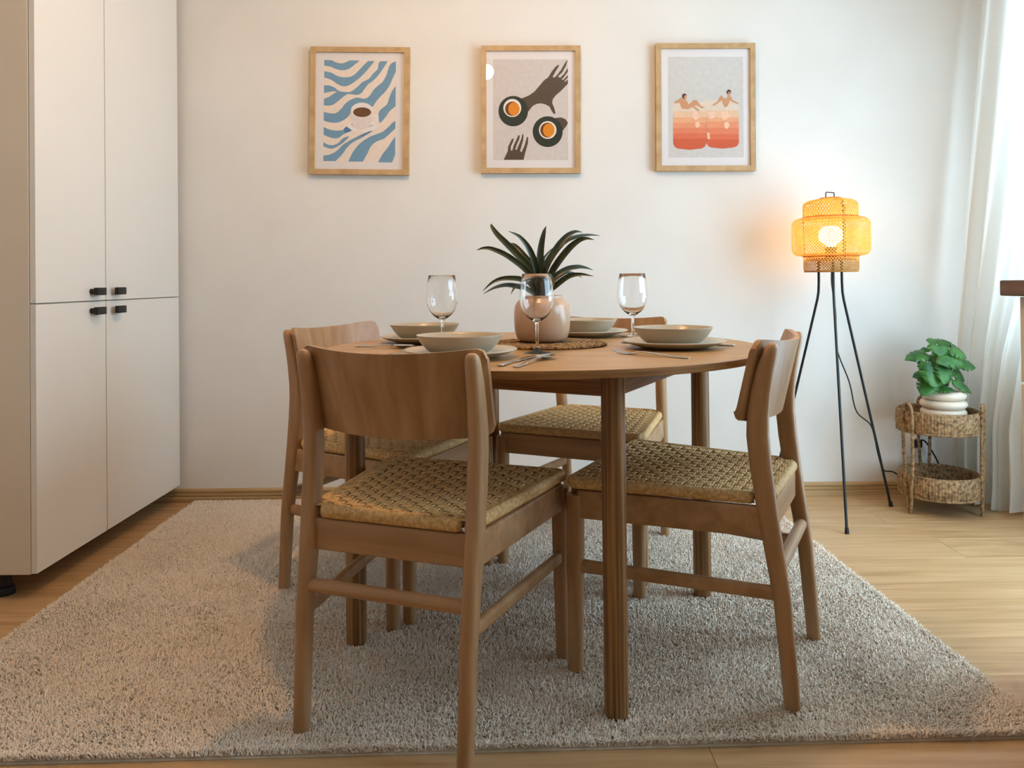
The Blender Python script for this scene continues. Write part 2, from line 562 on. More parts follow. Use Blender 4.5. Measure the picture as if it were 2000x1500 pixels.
def picture(cx, ztop, tilt, label, box, art, mats):
    root = empty('framed_picture', (cx, WY - .001, ztop - PHT))
    root.rotation_euler = (0, tilt, 0)
    tag(root, label, 'picture', 'three framed prints in a row')
    hw_ = PWD / 2
    D0, D1 = -.030, 0.0
    # four mitred bars
    o = [(-hw_, 0), (hw_, 0), (hw_, PHT), (-hw_, PHT)]
    i_ = [(-hw_ + BAR, BAR), (hw_ - BAR, BAR), (hw_ - BAR, PHT - BAR), (-hw_ + BAR, PHT - BAR)]
    for k in range(4):
        q = (k + 1) % 4
        r0 = [(*o[k][:1], D1, o[k][1]), (o[k][0], D0, o[k][1]), (i_[k][0], D0, i_[k][1]), (i_[k][0], D1, i_[k][1])]
        r1 = [(o[q][0], D1, o[q][1]), (o[q][0], D0, o[q][1]), (i_[q][0], D0, i_[q][1]), (i_[q][0], D1, i_[q][1])]
        MB().loft([r0, r1]).build('frame_bar', 'frame', root, SM)
    MB().box(-hw_ + BAR * .6, hw_ - BAR * .6, -.0190, -.004, BAR * .6, PHT - BAR * .6).build('mount', 'paper', root)
    bx0, by0, bx1, by1 = box

    def fx(x, y_, layer):
        return (-hw_ + (x - bx0) / (bx1 - bx0) * PWD, -.0190 - .00012 * layer, PHT - (y_ - by0) / (by1 - by0) * PHT)
    mb = MB()
    for layer, (pts, mi) in enumerate(art):
        poly(mb, pts, fx, layer * .5 + 1, mi)
    mb.build('print', mats, root)
    MB().add([(-hw_ + BAR * .7, -.0222, BAR * .7), (hw_ - BAR * .7, -.0222, BAR * .7), (hw_ - BAR * .7, -.0222, PHT - BAR * .7), (-hw_ + BAR * .7, -.0222, PHT - BAR * .7)], [(0, 1, 2, 3)]).build('glass', 'pane', root)
    return root


stripes = [
    [(178,195),(265,197),(310,220),(370,232),(420,220),(470,197),(585,197),(540,235),(470,285),(400,308),(330,300),(250,270),(178,258)],
    [(178,320),(260,335),(330,370),(400,385),(470,380),(530,350),(590,290),(650,230),(680,203),(755,203),(700,270),(620,360),(540,425),(470,470),(400,485),(330,460),(260,415),(178,390)],
    [(178,475),(240,478),(300,500),(350,535),(430,548),(490,540),(560,490),(620,435),(690,400),(740,340),(790,290),(800,230),(825,203),(905,203),(850,290),(790,370),(740,420),(690,455),(650,500),(610,555),(560,578),(490,572),(400,565),(330,545),(260,545),(178,562)],
    [(178,625),(240,600),(320,550),(400,550),(440,572),(400,600),(340,650),(280,690),(220,700),(178,695)],
    [(178,770),(260,785),(320,780),(380,730),(430,670),(490,630),(560,608),(640,620),(700,590),(740,530),(790,480),(850,430),(890,360),(920,270),(950,225),(1000,205),(1000,320),(960,400),(930,470),(880,540),(820,600),(770,660),(730,710),(640,700),(560,690),(500,710),(480,790),(420,850),(340,885),(250,885),(178,865)],
    [(1000,480),(1000,700),(930,760),(880,830),(820,885),(805,790),(830,740),(900,680),(930,600),(960,530)],
    [(178,935),(250,965),(330,975),(400,965),(440,930),(500,970),(440,1000),(400,1020),(350,1055),(290,1060),(220,1040),(178,1020)],
    [(1000,865),(1000,945),(920,1020),(860,1065),(780,1095),(720,1150),(680,1230),(630,1315),(465,1315),(510,1220),(570,1140),(640,1080),(720,1035),(800,1005),(860,980),(920,930),(970,880)],
    [(178,1105),(230,1130),(290,1135),(350,1110),(400,1060),(470,1040),(400,1110),(330,1155),(260,1175),(178,1150)],
    [(178,1250),(250,1240),(330,1200),(390,1140),(450,1100),(560,1040),(640,1005),(755,962),(700,1000),(620,1050),(520,1100),(450,1160),(400,1230),(320,1312),(178,1312)],
    [(1000,1035),(1000,1240),(965,1322),(805,1320),(850,1240),(920,1150),(960,1090)],
]


def soften(pts):
    """round the waves of a stripe, keeping its corners on the print border"""
    n = len(pts)
    corner = [x <= 178 or x >= 1000 or y_ <= 206 or y_ >= 1310 for x, y_ in pts]
    out = []
    for k in range(n):
        p0_, p1_, p2_, p3_ = [Vector(pts[(k + q) % n]) for q in (-1, 0, 1, 2)]
        c1, c2 = corner[k], corner[(k + 1) % n]
        t1 = Vector((0, 0)) if c1 else (p2_ - p0_) / 2
        t2 = Vector((0, 0)) if c2 else (p3_ - p1_) / 2
        if c1 and c2:
            out.append(tuple(p1_)); continue
        for q in range(5):
            t = q / 5
            v = p1_ * (2 * t ** 3 - 3 * t ** 2 + 1) + t1 * (t ** 3 - 2 * t ** 2 + t) + p2_ * (3 * t ** 2 - 2 * t ** 3) + t2 * (t ** 3 - t ** 2)
            out.append((min(max(v.x, 178), 1000), min(max(v.y, 195), 1322)))
    return out


art1 = [(rect(178, 195, 1000, 1320), 0)] + [(soften(s_), 1) for s_ in stripes] + [
    ([(412, 948), (440, 932), (505, 968), (445, 998), (415, 995)], 4), ([(588, 1032), (660, 998), (757, 962), (705, 998), (625, 1032)], 4), (ell(630, 925, 175, 60), 2), (ell(620, 905, 130, 40), 5),
    ([(712, 800), (770, 790), (808, 815), (805, 870), (760, 905), (700, 910), (705, 885), (755, 870), (775, 840), (765, 820), (712, 830)], 2),
    ([(490, 755), (498, 850), (520, 920), (560, 955), (620, 966), (670, 955), (705, 915), (725, 850), (740, 755)], 6), (ell(615, 750, 126, 86), 2), (ell(618, 770, 103, 54), 3)]
mats1 = [flat('cream', (234, 218, 204)), flat('blue', (118, 156, 182)), flat('cup', (234, 226, 222)), flat('coffee', (112, 74, 46)), flat('deepblue', (84, 124, 166)), flat('cupgrey', (206, 194, 190)), flat('cupbody', (224, 214, 208))]
art2 = [(rect(185, 175, 1035, 1290), 0),
    ([(500,610),(590,575),(650,535),(700,480),(760,410),(810,375),(850,310),(890,260),(925,235),(935,245),(900,300),(860,370),(875,378),(900,360),(950,300),(985,240),(1020,188),(1028,195),(1010,250),(970,320),(920,365),(945,380),(990,335),(1033,270),(1033,312),(990,370),(962,398),(978,405),(1033,350),(1033,378),(1000,412),(990,430),(1033,400),(1033,445),(960,520),(890,580),(860,620),(855,660),(880,720),(892,770),(875,783),(850,750),(825,700),(780,675),(730,662),(680,668),(635,690),(610,720),(575,765),(500,700)], 1),
    ([(860,835),(910,820),(960,818),(1010,840),(1033,880),(1010,920),(970,970),(900,960)], 1),
    ([(303,1285),(350,1190),(355,1140),(385,1080),(400,1050),(418,1055),(410,1090),(385,1140),(385,1180),(400,1185),(420,1120),(450,1060),(470,1015),(487,1015),(480,1060),(455,1110),(435,1170),(450,1178),(480,1110),(505,1050),(515,1003),(530,1005),(525,1070),(510,1120),(490,1190),(505,1200),(540,1130),(560,1060),(568,1032),(582,1035),(580,1100),(560,1170),(545,1220),(530,1285)], 1),
    (ell(413, 748, 168, 168), 2), (ell(402, 713, 101, 100), 3), (ell(403, 722, 82, 80), 4), (ell(421, 724, 65, 74), 5),
    (ell(803, 975, 170, 170), 2), (ell(803, 957, 99, 98), 3), (ell(800, 958, 81, 82), 4), (ell(815, 960, 65, 74), 5)]
mats2 = [flat('greige', (208, 198, 192)), flat('umber', (90, 74, 58)), flat('bottle', (52, 56, 46)), flat('white2', (236, 226, 216)), flat('brown2', (116, 66, 26)), flat('amber', (222, 138, 40))]


def band_body(x0, x1, ys, first_mi):
    out = []
    r = 45
    for k in range(len(ys) - 1):
        a, b = ys[k], ys[k + 1]
        if k == len(ys) - 2:
            out.append(([(x0, a), (x1, a), (x1, b - r), (x1 - 15, b - 15), (x1 - r, b), ((x0 + x1) / 2, b + 12), (x0 + r, b), (x0 + 15, b - 15), (x0, b - r)], first_mi + k))
        else:
            out.append((rect(x0, a, x1, b + 2), first_mi + k))
    return out


art3 = [(rect(310, 275, 1045, 1230), 0)] + band_body(358, 680, [700, 790, 850, 900, 950, 1000, 1050, 1145], 1) + band_body(682, 1000, [690, 785, 850, 890, 950, 1010, 1060, 1135], 1) + [
    ([(540, 780), (600, 800), (612, 850), (580, 880), (548, 850)], 10), ([(575, 900), (610, 890), (622, 930), (590, 950), (572, 930)], 10), ([(690, 990), (712, 1000), (718, 1060), (692, 1050)], 10),
    ([(830, 800), (890, 790), (905, 850), (860, 880), (826, 850)], 10), ([(860, 900), (895, 890), (910, 930), (880, 965), (858, 940)], 10), ([(700, 800), (760, 790), (765, 850), (715, 870)], 10),
    ([(365,705),(420,680),(440,664),(470,662),(488,690),(512,728),(560,685),(592,690),(632,742),(670,755),(640,765),(590,735),(562,738),(622,785),(600,790),(550,750),(510,772),(450,770),(425,712),(380,716)], 8), (ell(470, 648, 22, 25), 9), (ell(480, 656, 14, 16), 8),
    ([(740,735),(790,705),(828,642),(842,650),(850,668),(885,672),(897,640),(920,640),(940,688),(1000,715),(1000,726),(940,707),(915,690),(893,742),(866,756),(842,718),(834,686),(792,722),(750,742)], 8), (ell(905, 612, 21, 24), 9), (ell(908, 622, 13, 16), 8)]
mats3 = [flat('greyprint', (206, 201, 195)), flat('d1', (222, 204, 184)), flat('d2', (228, 190, 156)), flat('d3', (230, 168, 128)), flat('d4', (228, 150, 112)), flat('d5', (224, 132, 98)), flat('d6', (216, 114, 82)), flat('d7', (206, 98, 68)), flat('skin', (206, 150, 112)), flat('hair', (76, 56, 44)), flat('ice', (238, 196, 168))]
picture(-.6435, 1.962, radians(1.1), 'framed print of a coffee cup on wavy blue and cream stripes', (22, 55, 1160, 1460), art1, mats1)
picture(.100, 1.960, radians(.55), 'framed print of brown hands and two green saucers with orange coffee', (50, 30, 1175, 1435), art2, mats2)
picture(.857, 1.962, radians(.4), 'framed print of two bathers on glasses of orange drink', (190, 152, 1160, 1358), art3, mats3)

# ================================================================ TABLE
TC = (.086, 2.163); TR = .597; TT = .7625; FZ = .014
table = empty('round_dining_table', (TC[0], TC[1], FZ))
tag(table, 'round oak dining table set with plates in the middle of the rug', 'table')
tt = MB()
h0, h1 = TT - .018 - FZ, TT - FZ
tt.lathe([(TR - .004, h0), (TR - .0006, h0 + .0012), (TR, h0 + .003), (TR, h1 - .0012), (TR - .0010, h1)], 128, mi=1, capb=True)
o = len(tt.v) - 128
tt.f.append(tuple(o + k for k in range(128))); tt.mi.append(0)
top = tt.build('tabletop', ['table_top', 'table_edge'], table, radians(30))
LEGS = [(.22, 1.671), (-.403, 2.016), (.559, 2.295), (-.064, 2.64)]
for lx, ly in LEGS:
    a = Vector((lx - TC[0], ly - TC[1], 0))
    MB().lathe([(.021, 0), (.0255, .004), (.0262, .02), (.0258, h0 - .0005)], 28, a, capb=True, capt=True).build('leg', 'table_leg', table, SM)
for i, j in ((0, 1), (0, 2), (1, 3), (2, 3)):
    p, q = Vector((*LEGS[i], 0)), Vector((*LEGS[j], 0))
    d = (q - p).normalized(); n_ = Vector((-d.y, d.x, 0))
    p, q = p + d * .02, q - d * .02
    cc = Vector((*TC, 0))
    ring = lambda c: [c - cc + n_ * a + Vector((0, 0, z)) for a, z in ((-.010, h0 - .050), (.010, h0 - .050), (.010, h0 - .0005), (-.010, h0 - .0005))]
    MB().loft([ring(p), ring(q)]).build('apron', 'table_edge', table)


# ================================================================ CHAIRS
def seat_weave(y0, y1, hw0, hw1, z0):
    """woven paper cord: bands of cords over and under each other, inside the trapezoid"""
    mb = MB()
    NR, NCOL = 21, 15
    amp = .0036

    def hwid(y_):
        return hw0 + (hw1 - hw0) * (y_ - y0) / (y1 - y0)

    def sag(u, v):
        return -.005 * (1 - u * u) * (1 - (2 * v - 1) ** 2)
    rp = (y1 - y0) / NR
    ncord = 3
    for j in range(NR):                      # side to side bands of three cords
        yc = y0 + (j + .5) * rp
        rows = []
        N = NCOL * 6
        prof = []
        for k in range(ncord):
            for q in (-.5, -.25, .25, .5):
                prof.append(((k - (ncord - 1) / 2 + q * .94) * rp * .86 / ncord, .0030 * (1 - (abs(q) / .5) ** 2)))
        for i in range(N + 1):
            u = -1 + 2 * i / N
            ph = cos(pi * (u + 1) / 2 * NCOL + pi * j)
            edge = min(1, (1 - abs(u)) * NCOL * .5)
            zz = z0 + amp * (ph * edge) + sag(u, (yc - y0) / (y1 - y0))
            sq = 1 - .16 * (1 - ph) / 2
            rows.append([(u * hwid(yc + a), yc + a * sq, zz + b) for a, b in prof])
        mb.loft(rows, False, False)
    cp = 2 / NCOL
    for i in range(1, NCOL):                 # front to back pairs of cords
        uc = -1 + i * cp
        rows = []
        N = NR * 4
        for s_ in range(N + 1):
            v = s_ / N
            yy = y0 + v * (y1 - y0)
            ph = cos(pi * i + pi * (v * NR - .5))
            zz = z0 - amp * ph * 1.25 + sag(uc, v)
            w = hwid(yy)
            rows.append([(uc * w + a, yy, zz + b) for a, b in ((-.0080, -.0022), (-.0060, .0010), (-.0030, .0010), (0, -.0012), (.0030, .0010), (.0060, .0010), (.0080, -.0022))])
        mb.loft(rows, False, False)
    return mb


def seat_edge(pts, zc, hh_, depth):
    """cord wound round the seat rails: a rolled border with one ridge per cord"""
    mb = MB()
    pitch = .0042
    P = [Vector((*p, 0)) for p in pts]
    cen = sum(P, Vector()) / len(P)
    for a, b in zip(P[:-1], P[1:]):
        d = b - a; L = d.length; d.normalize()
        nrm = Vector((d.y, -d.x, 0))
        if nrm.dot((a + b) / 2 - cen) < 0:
            nrm = -nrm
        n = max(2, int(L / pitch))
        rings = []
        for i in range(n * 3 + 1):
            t = i / (n * 3)
            bulge = .0006 * (1 if i % 3 else -1)
            c = a + d * (L * t)
            e = min(t, 1 - t) * L
            rnd_ = .012 * max(0, 1 - e / .014) ** 2
            ring = []
            for k in range(9):
                th = -pi / 2 + pi * k / 8 * 1.0
                rr = 1.0
                ring.append(c + nrm * (cos(th) * (.012 + bulge) - rnd_) + Vector((0, 0, zc + sin(th) * (hh_ + bulge))))
            ring.append(c - nrm * depth + Vector((0, 0, zc + hh_ - .004)))
            ring.insert(0, c - nrm * depth + Vector((0, 0, zc - hh_)))
            rings.append(ring)
        mb.loft(rings, False, False)
    return mb


HB, HF, DEP = .185, .237, .483


def make_chair():
    root = empty('dining_chair')
    tag(root, 'x', 'chair', 'four beech chairs with woven cord seats')
    Y = Vector((0, 1, 0)); X = Vector((1, 0, 0)); Z = Vector((0, 0, 1))
    # rear posts: foot back, knee forward under the slat, top leaning back
    prof = [(0.000, 0.0, .0165, .0150), (.004, .06, .017, .0155), (.018, .24, .0185, .0165), (.036, .36, .0205, .0170), (.048, .44, .022, .0175), (.058, .52, .0232, .0175), (.0635, .585, .0238, .0172), (.0625, .63, .0232, .017),
            (.056, .68, .0215, .0165), (.046, .73, .0190, .016), (.037, .760, .0165, .0155), (.0325, .777, .0145, .0145), (.030, .786, .0105, .0115), (.029, .790, .0045, .006)]
    for sx in (-1, 1):
        rings = []
        for k, (s_, z, hs, hx) in enumerate(prof):
            q = prof[max(k - 1, 0)], prof[min(k + 1, len(prof) - 1)]
            tang = Vector((0, q[1][0] - q[0][0], q[1][1] - q[0][1])).normalized()
            b = Vector((0, tang.z, -tang.y))
            xo = sx * (HB + .010 * z / .8)
            c = Vector((xo, s_, z))
            rings.append(rrect(c, X, b if 0 < k < len(prof) - 4 else Y, hx, hs, .38))
        MB().loft(rings).build('back_leg', 'chair', root, radians(50))
    for sx in (-1, 1):
        rings = [rrect(Vector((sx * (HF - .004 * z / .43), DEP - .002 * z / .43, z)), X, Y, h * .95, h, .4) for z, h in ((0, .0155), (.003, .0172), (.15, .0185), (.30, .0205), (.42, .0205))]
        MB().loft(rings).build('front_leg', 'chair', root, radians(50))
    # seat rails
    zr0, zr1 = .365, .432
    def bar(name, a, b, ha, hb, k=.25, mat='chair_x', n=4):
        a, b = Vector(a), Vector(b)
        d = (b - a).normalized()
        side = d.cross(Z).normalized(); up = side.cross(d)
        return MB().loft([rrect(a, side, up, ha, hb, k, n), rrect((a + b) / 2, side, up, ha, hb, k, n), rrect(b, side, up, ha, hb, k, n)]).build(name, mat, root, radians(50))
    zc, hh_ = (zr0 + zr1) / 2, (zr1 - zr0) / 2
    bar('seat_rail', (-HB + .01, .048, zc), (HB - .01, .048, zc), .0105, hh_)
    bar('seat_rail', (-HF + .012, DEP + .001, zc), (HF - .012, DEP + .001, zc), .0105, hh_)
    for sx in (-1, 1):
        bar('seat_rail', (sx * (HB + .004), .055, zc), (sx * (HF - .002), DEP - .012, zc), .0105, hh_)
        bar('stretcher', (sx * (HB + .001), .020, .246), (sx * (HF - .002), DEP - .006, .251), .0095, .0155, .45, n=5)
    bar('stretcher', (-HB, .026, .295), (HB, .026, .295), .0145, .0145, .5, n=6)
    # seat
    zs = .449
    yb, yf = .066, DEP + .008
    hb_, hf_ = HB + .004, HF + .004
    seat = seat_weave(.040, yf - .002, HB - .012, hf_ - .001, zs + .0085).build('seat', 'cord', root, radians(80))
    tag(seat, 'woven paper cord seat')
    e = seat_edge([(hb_ - .002, yb + .008), (hf_, yf), (-hf_, yf), (-hb_ + .002, yb + .008)], zs - .001, .0140, .008)
    e2 = seat_edge([(-HB + .022, .042), (HB - .022, .042)], zs - .001, .0140, .008)
    e.add(e2.v, e2.f)
    e.build('seat_edge', 'cord', root, radians(80))
    under = MB()
    under.loft([[(-hb_ + .03, .06, z), (hb_ - .03, .06, z), (hf_ - .02, yf - .02, z), (-hf_ + .02, yf - .02, z)] for z in (zs - .012, zs - .008)])
    under.build('seat_base', 'cord', root)
    # slat
    NU, NV = 34, 12
    W2, z0, z1 = .214, .617, .799
    th = .0125
    def spt(u, v, side):
        x = u * W2
        z = z0 + (z1 - z0) * v
        cr = .022
        ex = W2 - abs(x)
        if ex < cr:                         # rounded corners
            q = cr - sqrt(max(0, cr * cr - (cr - ex) ** 2))
            z = min(max(z, z0 + q), z1 - q)
        z -= (.008 + .005 * v) * (1 - (x / W2) ** 2)
        line = .0865 + (.0445 - .0865) * v
        bulge = -.054 * (1 - (x / W2) ** 2) + .012
        return (x, line + bulge + (th if side else 0), z)
    vs, fs = [], []
    for side in (0, 1):
        for i in range(NU + 1):
            uu = -1 + 2 * i / NU
            uu = math.copysign(1 - (1 - abs(uu)) ** 1.25, uu)
            for j in range(NV + 1):
                vs.append(spt(uu, j / NV, side))
    n1 = (NU + 1) * (NV + 1)
    idx = lambda s_, i, j: s_ * n1 + i * (NV + 1) + j
    for i in range(NU):
        for j in range(NV):
            fs.append((idx(0, i, j), idx(0, i + 1, j), idx(0, i + 1, j + 1), idx(0, i, j + 1)))
            fs.append((idx(1, i, j), idx(1, i, j + 1), idx(1, i + 1, j + 1), idx(1, i + 1, j)))
        for j in (0, NV):
            fs.append((idx(0, i, j), idx(1, i, j), idx(1, i + 1, j), idx(0, i + 1, j)))
    for j in range(NV):
        for i in (0, NU):
            fs.append((idx(0, i, j), idx(0, i, j + 1), idx(1, i, j + 1), idx(1, i, j)))
    MB().add(vs, fs).build('backrest', 'slat', root, radians(45))
    return root


chair = make_chair()
CH = [((-.267, 1.560), 69.6, 'wooden chair nearest the camera, seen from behind, with woven cord seat'),
      ((.687, 1.846), 152.0, 'wooden chair at the right of the table, its seat turned to the left'),
      ((-.616, 2.548), -25.2, 'wooden chair on the cabinet side, behind the nearest chair, backrest front lit'),
      ((.390, 2.914), -115.2, 'wooden chair at the far side of the table, in front of the back wall')]
for k, ((cx_, cy_), hd, lab) in enumerate(CH):
    loc, rz = (cx_, cy_, FZ), radians(hd - 90)
    if k == 0:
        chair.location = loc; chair.rotation_euler = (0, 0, rz); chair['label'] = lab
    else:
        dup(chair, loc, rz, lab)

# ================================================================ TABLEWARE
PR, BR = .135, .1035


def plate_mesh():
    p = [(.0, .004), (.060, .004), (.066, .0015), (.078, .0), (.088, .003), (.115, .011), (.1345, .0185), (PR, .0205), (.1335, .0215), (.113, .0150), (.087, .0075), (.080, .006), (.0, .006)]
    return MB().lathe([(max(r, 1e-4), z) for r, z in p], 64)


def bowl_mesh():
    p = [(0, .003), (.050, .003), (.053, 0), (.058, 0), (.064, .004), (.078, .014), (.092, .029), (.1005, .043), (BR, .0475), (.1032, .0492), (.1012, .0488), (.0975, .044), (.089, .031), (.075, .017), (.060, .008), (.045, .006), (0, .006)]
    return MB().lathe([(max(r, 1e-4), z) for r, z in p], 64)


plate0 = plate_mesh().build('dinner_plate', 'stone_rim', None, radians(50))
bowl0 = bowl_mesh().build('soup_bowl', 'stone', None, radians(50))
tag(plate0, 'x', 'plate', 'dinner plates on the round table')
tag(bowl0, 'x', 'bowl', 'bowls standing on the plates')
SET = [((-.117, 1.860), 'at the place of the nearest chair'), ((.434, 2.060), 'at the place of the right chair'),
       ((-.252, 2.335), 'at the place of the cabinet side chair'), ((.246, 2.520), 'at the far place, behind the blush plant pot')]
for k, ((px_, py_), where) in enumerate(SET):
    pl = plate0 if k == 0 else plate0.copy()
    bo = bowl0 if k == 0 else bowl0.copy()
    if k:
        C.objects.link(pl); C.objects.link(bo)
    pl.location = (px_, py_, TT); bo.location = (px_ - .002, py_, TT + .0062)
    pl['label'] = 'beige stoneware dinner plate under a bowl ' + where
    bo['label'] = 'beige stoneware bowl on a plate ' + where


def wine_glass(loc, label):
    root = empty('wine_glass', (*loc, TT))
    tag(root, label, 'glass', 'wine glasses on the round table')
    outp = [(.0335, 0), (.0345, .0008), (.0335, .0018), (.020, .0038), (.009, .0065), (.0050, .012), (.0040, .022), (.0038, .050), (.0040, .070), (.0052, .076), (.012, .081), (.024, .0895), (.035, .103), (.0415, .119), (.0432, .135), (.0420, .155), (.0392, .178), (.0366, .1985)]
    inp = [(.0360, .1990), (.0356, .1983), (.0381, .178), (.0409, .155), (.0421, .135), (.0404, .119), (.0338, .1035), (.0225, .0908), (.010, .0840), (.0002, .0826)]
    MB().lathe(outp + inp, 48, capb=True).build('glass_body', 'glass', root, radians(60))
    return root


wine_glass((.069, 1.955), 'empty wine glass standing in front of the blush plant pot')
wine_glass((-.183, 2.120), 'empty wine glass standing behind the nearest bowl, left of the plant')
wine_glass((.354, 2.235), 'empty wine glass standing behind the right bowl, right of the plant')

# plant on a mat
mat = MB()
NR_ = 11
for k in range(NR_):
    rr = .158 - k * .0145
    if rr < .01:
        break
    n = max(10, int(2 * pi * rr / .011))
    for half in (0, 1):
        pts, rad = [], []
        for i in range(n * 4 + 1):
            a = 2 * pi * i / (n * 4)
            w = sin(a * n + half * pi)
            pts.append((cos(a) * (rr + .0032 * w), sin(a) * (rr + .0032 * w), .0052 + .0012 * cos(a * n + half * pi)))
            rad.append(.0040)
        mat.tube(pts, rad, 5, cap=False)
mo = mat.build('place_mat', 'mat_grass', None, radians(70))
mo.location = (.108, 2.185, TT)
tag(mo, 'round braided seagrass mat under the blush plant pot', 'mat')

pot_at = Vector((.092, 2.195, TT + .0104))
pot = empty('potted_plant', pot_at)
tag(pot, 'dark strap-leaved plant in a blush glazed pot on the braided mat', 'plant')
PH = .128
MB().lathe([(1e-4, .0), (.050, 0), (.062, .003), (.0715, .012), (.0775, .032), (.0795, .060), (.0793, .084), (.0765, .101), (.0690, .114), (.0605, .120), (.0585, .124), (.0590, PH), (.0570, PH + .001), (.0545, PH - .002), (.0545, .112), (1e-4, .112)], 56).build('pot', 'pot', pot, radians(50))
MB().lathe([(1e-4, .116), (.03, .1155), (.0545, .1125)], 24).build('soil', 'soil', pot)
K = .1866
LV = [  # traced midribs (crop px of the photo), widest half width (m), depth swing of the tip
    ([(800, 840), (770, 620), (520, 340), (385, 205), (325, 120), (322, 90)], .0105, .05),
    ([(815, 840), (790, 570), (725, 370), (620, 230), (500, 168)], .0095, -.06),
    ([(805, 840), (770, 580), (640, 400), (560, 312), (515, 295)], .0100, .09),
    ([(795, 840), (720, 620), (510, 440), (340, 358), (240, 345), (165, 368)], .0090, .02),
    ([(800, 845), (720, 720), (620, 668), (450, 662), (330, 705), (230, 795)], .0085, -.03),
    ([(800, 848), (700, 780), (590, 745), (470, 732), (350, 762), (235, 825)], .0080, -.07),
    ([(800, 848), (700, 790), (610, 735), (560, 765), (525, 825)], .0060, -.11),
    ([(830, 840), (825, 570), (838, 350), (868, 190), (893, 113)], .0110, .03),
    ([(845, 840), (875, 570), (1000, 350), (1110, 220), (1200, 172), (1272, 180)], .0105, .05),
    ([(850, 840), (900, 540), (1060, 300), (1200, 228), (1330, 207), (1460, 214)], .0085, .10),
    ([(860, 840), (950, 600), (1100, 385), (1220, 275), (1310, 245), (1395, 258)], .0105, -.05),
    ([(865, 845), (970, 660), (1100, 568), (1220, 541), (1300, 548), (1385, 576)], .0085, .05),
    ([(865, 845), (990, 740), (1120, 645), (1250, 620), (1390, 640)], .0090, -.04),
    ([(850, 840), (860, 500), (900, 410), (975, 335)], .0040, .09),
    ([(860, 845), (960, 700), (1090, 605), (1190, 612), (1270, 658)], .0060, .09),
    ([(830, 840), (800, 700), (740, 650), (690, 690), (650, 760)], .0095, -.12),
    ([(845, 840), (890, 680), (930, 640), (960, 690), (975, 750)], .0090, -.12),
    ([(820, 840), (790, 640), (720, 520), (650, 450)], .0080, .12),
    ([(835, 840), (820, 600), (790, 480), (775, 420)], .0100, .08),
    ([(840, 840), (850, 690), (870, 590), (905, 540)], .0110, -.06),
    ([(825, 840), (770, 720), (740, 640), (725, 600)], .0105, -.05),
    ([(840, 845), (820, 730), (800, 650), (790, 590)], .0115, -.05),
]
for k, (pts, hwid_, dy) in enumerate(LV):
    n = len(pts)
    path = [at(900 + x * K, 420 + y_ * K, pot_at.y + dy * (i / (n - 1)) ** 1.2 + (-.02 if dy < 0 else .015) * (1 if i == 0 else 1)) - pot_at for i, (x, y_) in enumerate(pts)]
    path = smooth_path(path, 18)
    mb = MB()
    rows = []
    for i, p in enumerate(path):
        t = i / 17
        tg = (path[min(i + 1, 17)] - path[max(i - 1, 0)]).normalized()
        rad = Vector((0, -1, .35))
        nrm = (rad - tg * rad.dot(tg)).normalized()
        side = tg.cross(nrm).normalized()
        w = .88 * hwid_ * min(1, .75 + t) * (1 - max(0, (t - .35) / .65) ** 1.7) + .0004
        keel = nrm * (-.35 * w)
        rows.append([p - side * w, p - side * w * .5 + keel * .7, p + keel, p + side * w * .5 + keel * .7, p + side * w,
                     p + side * w * .5 + keel * .7 - nrm * .0012, p + keel - nrm * .0016, p - side * w * .5 + keel * .7 - nrm * .0012])
    mb.loft(rows, True, True)
    mb.build('leaf', 'brom', pot, radians(60))


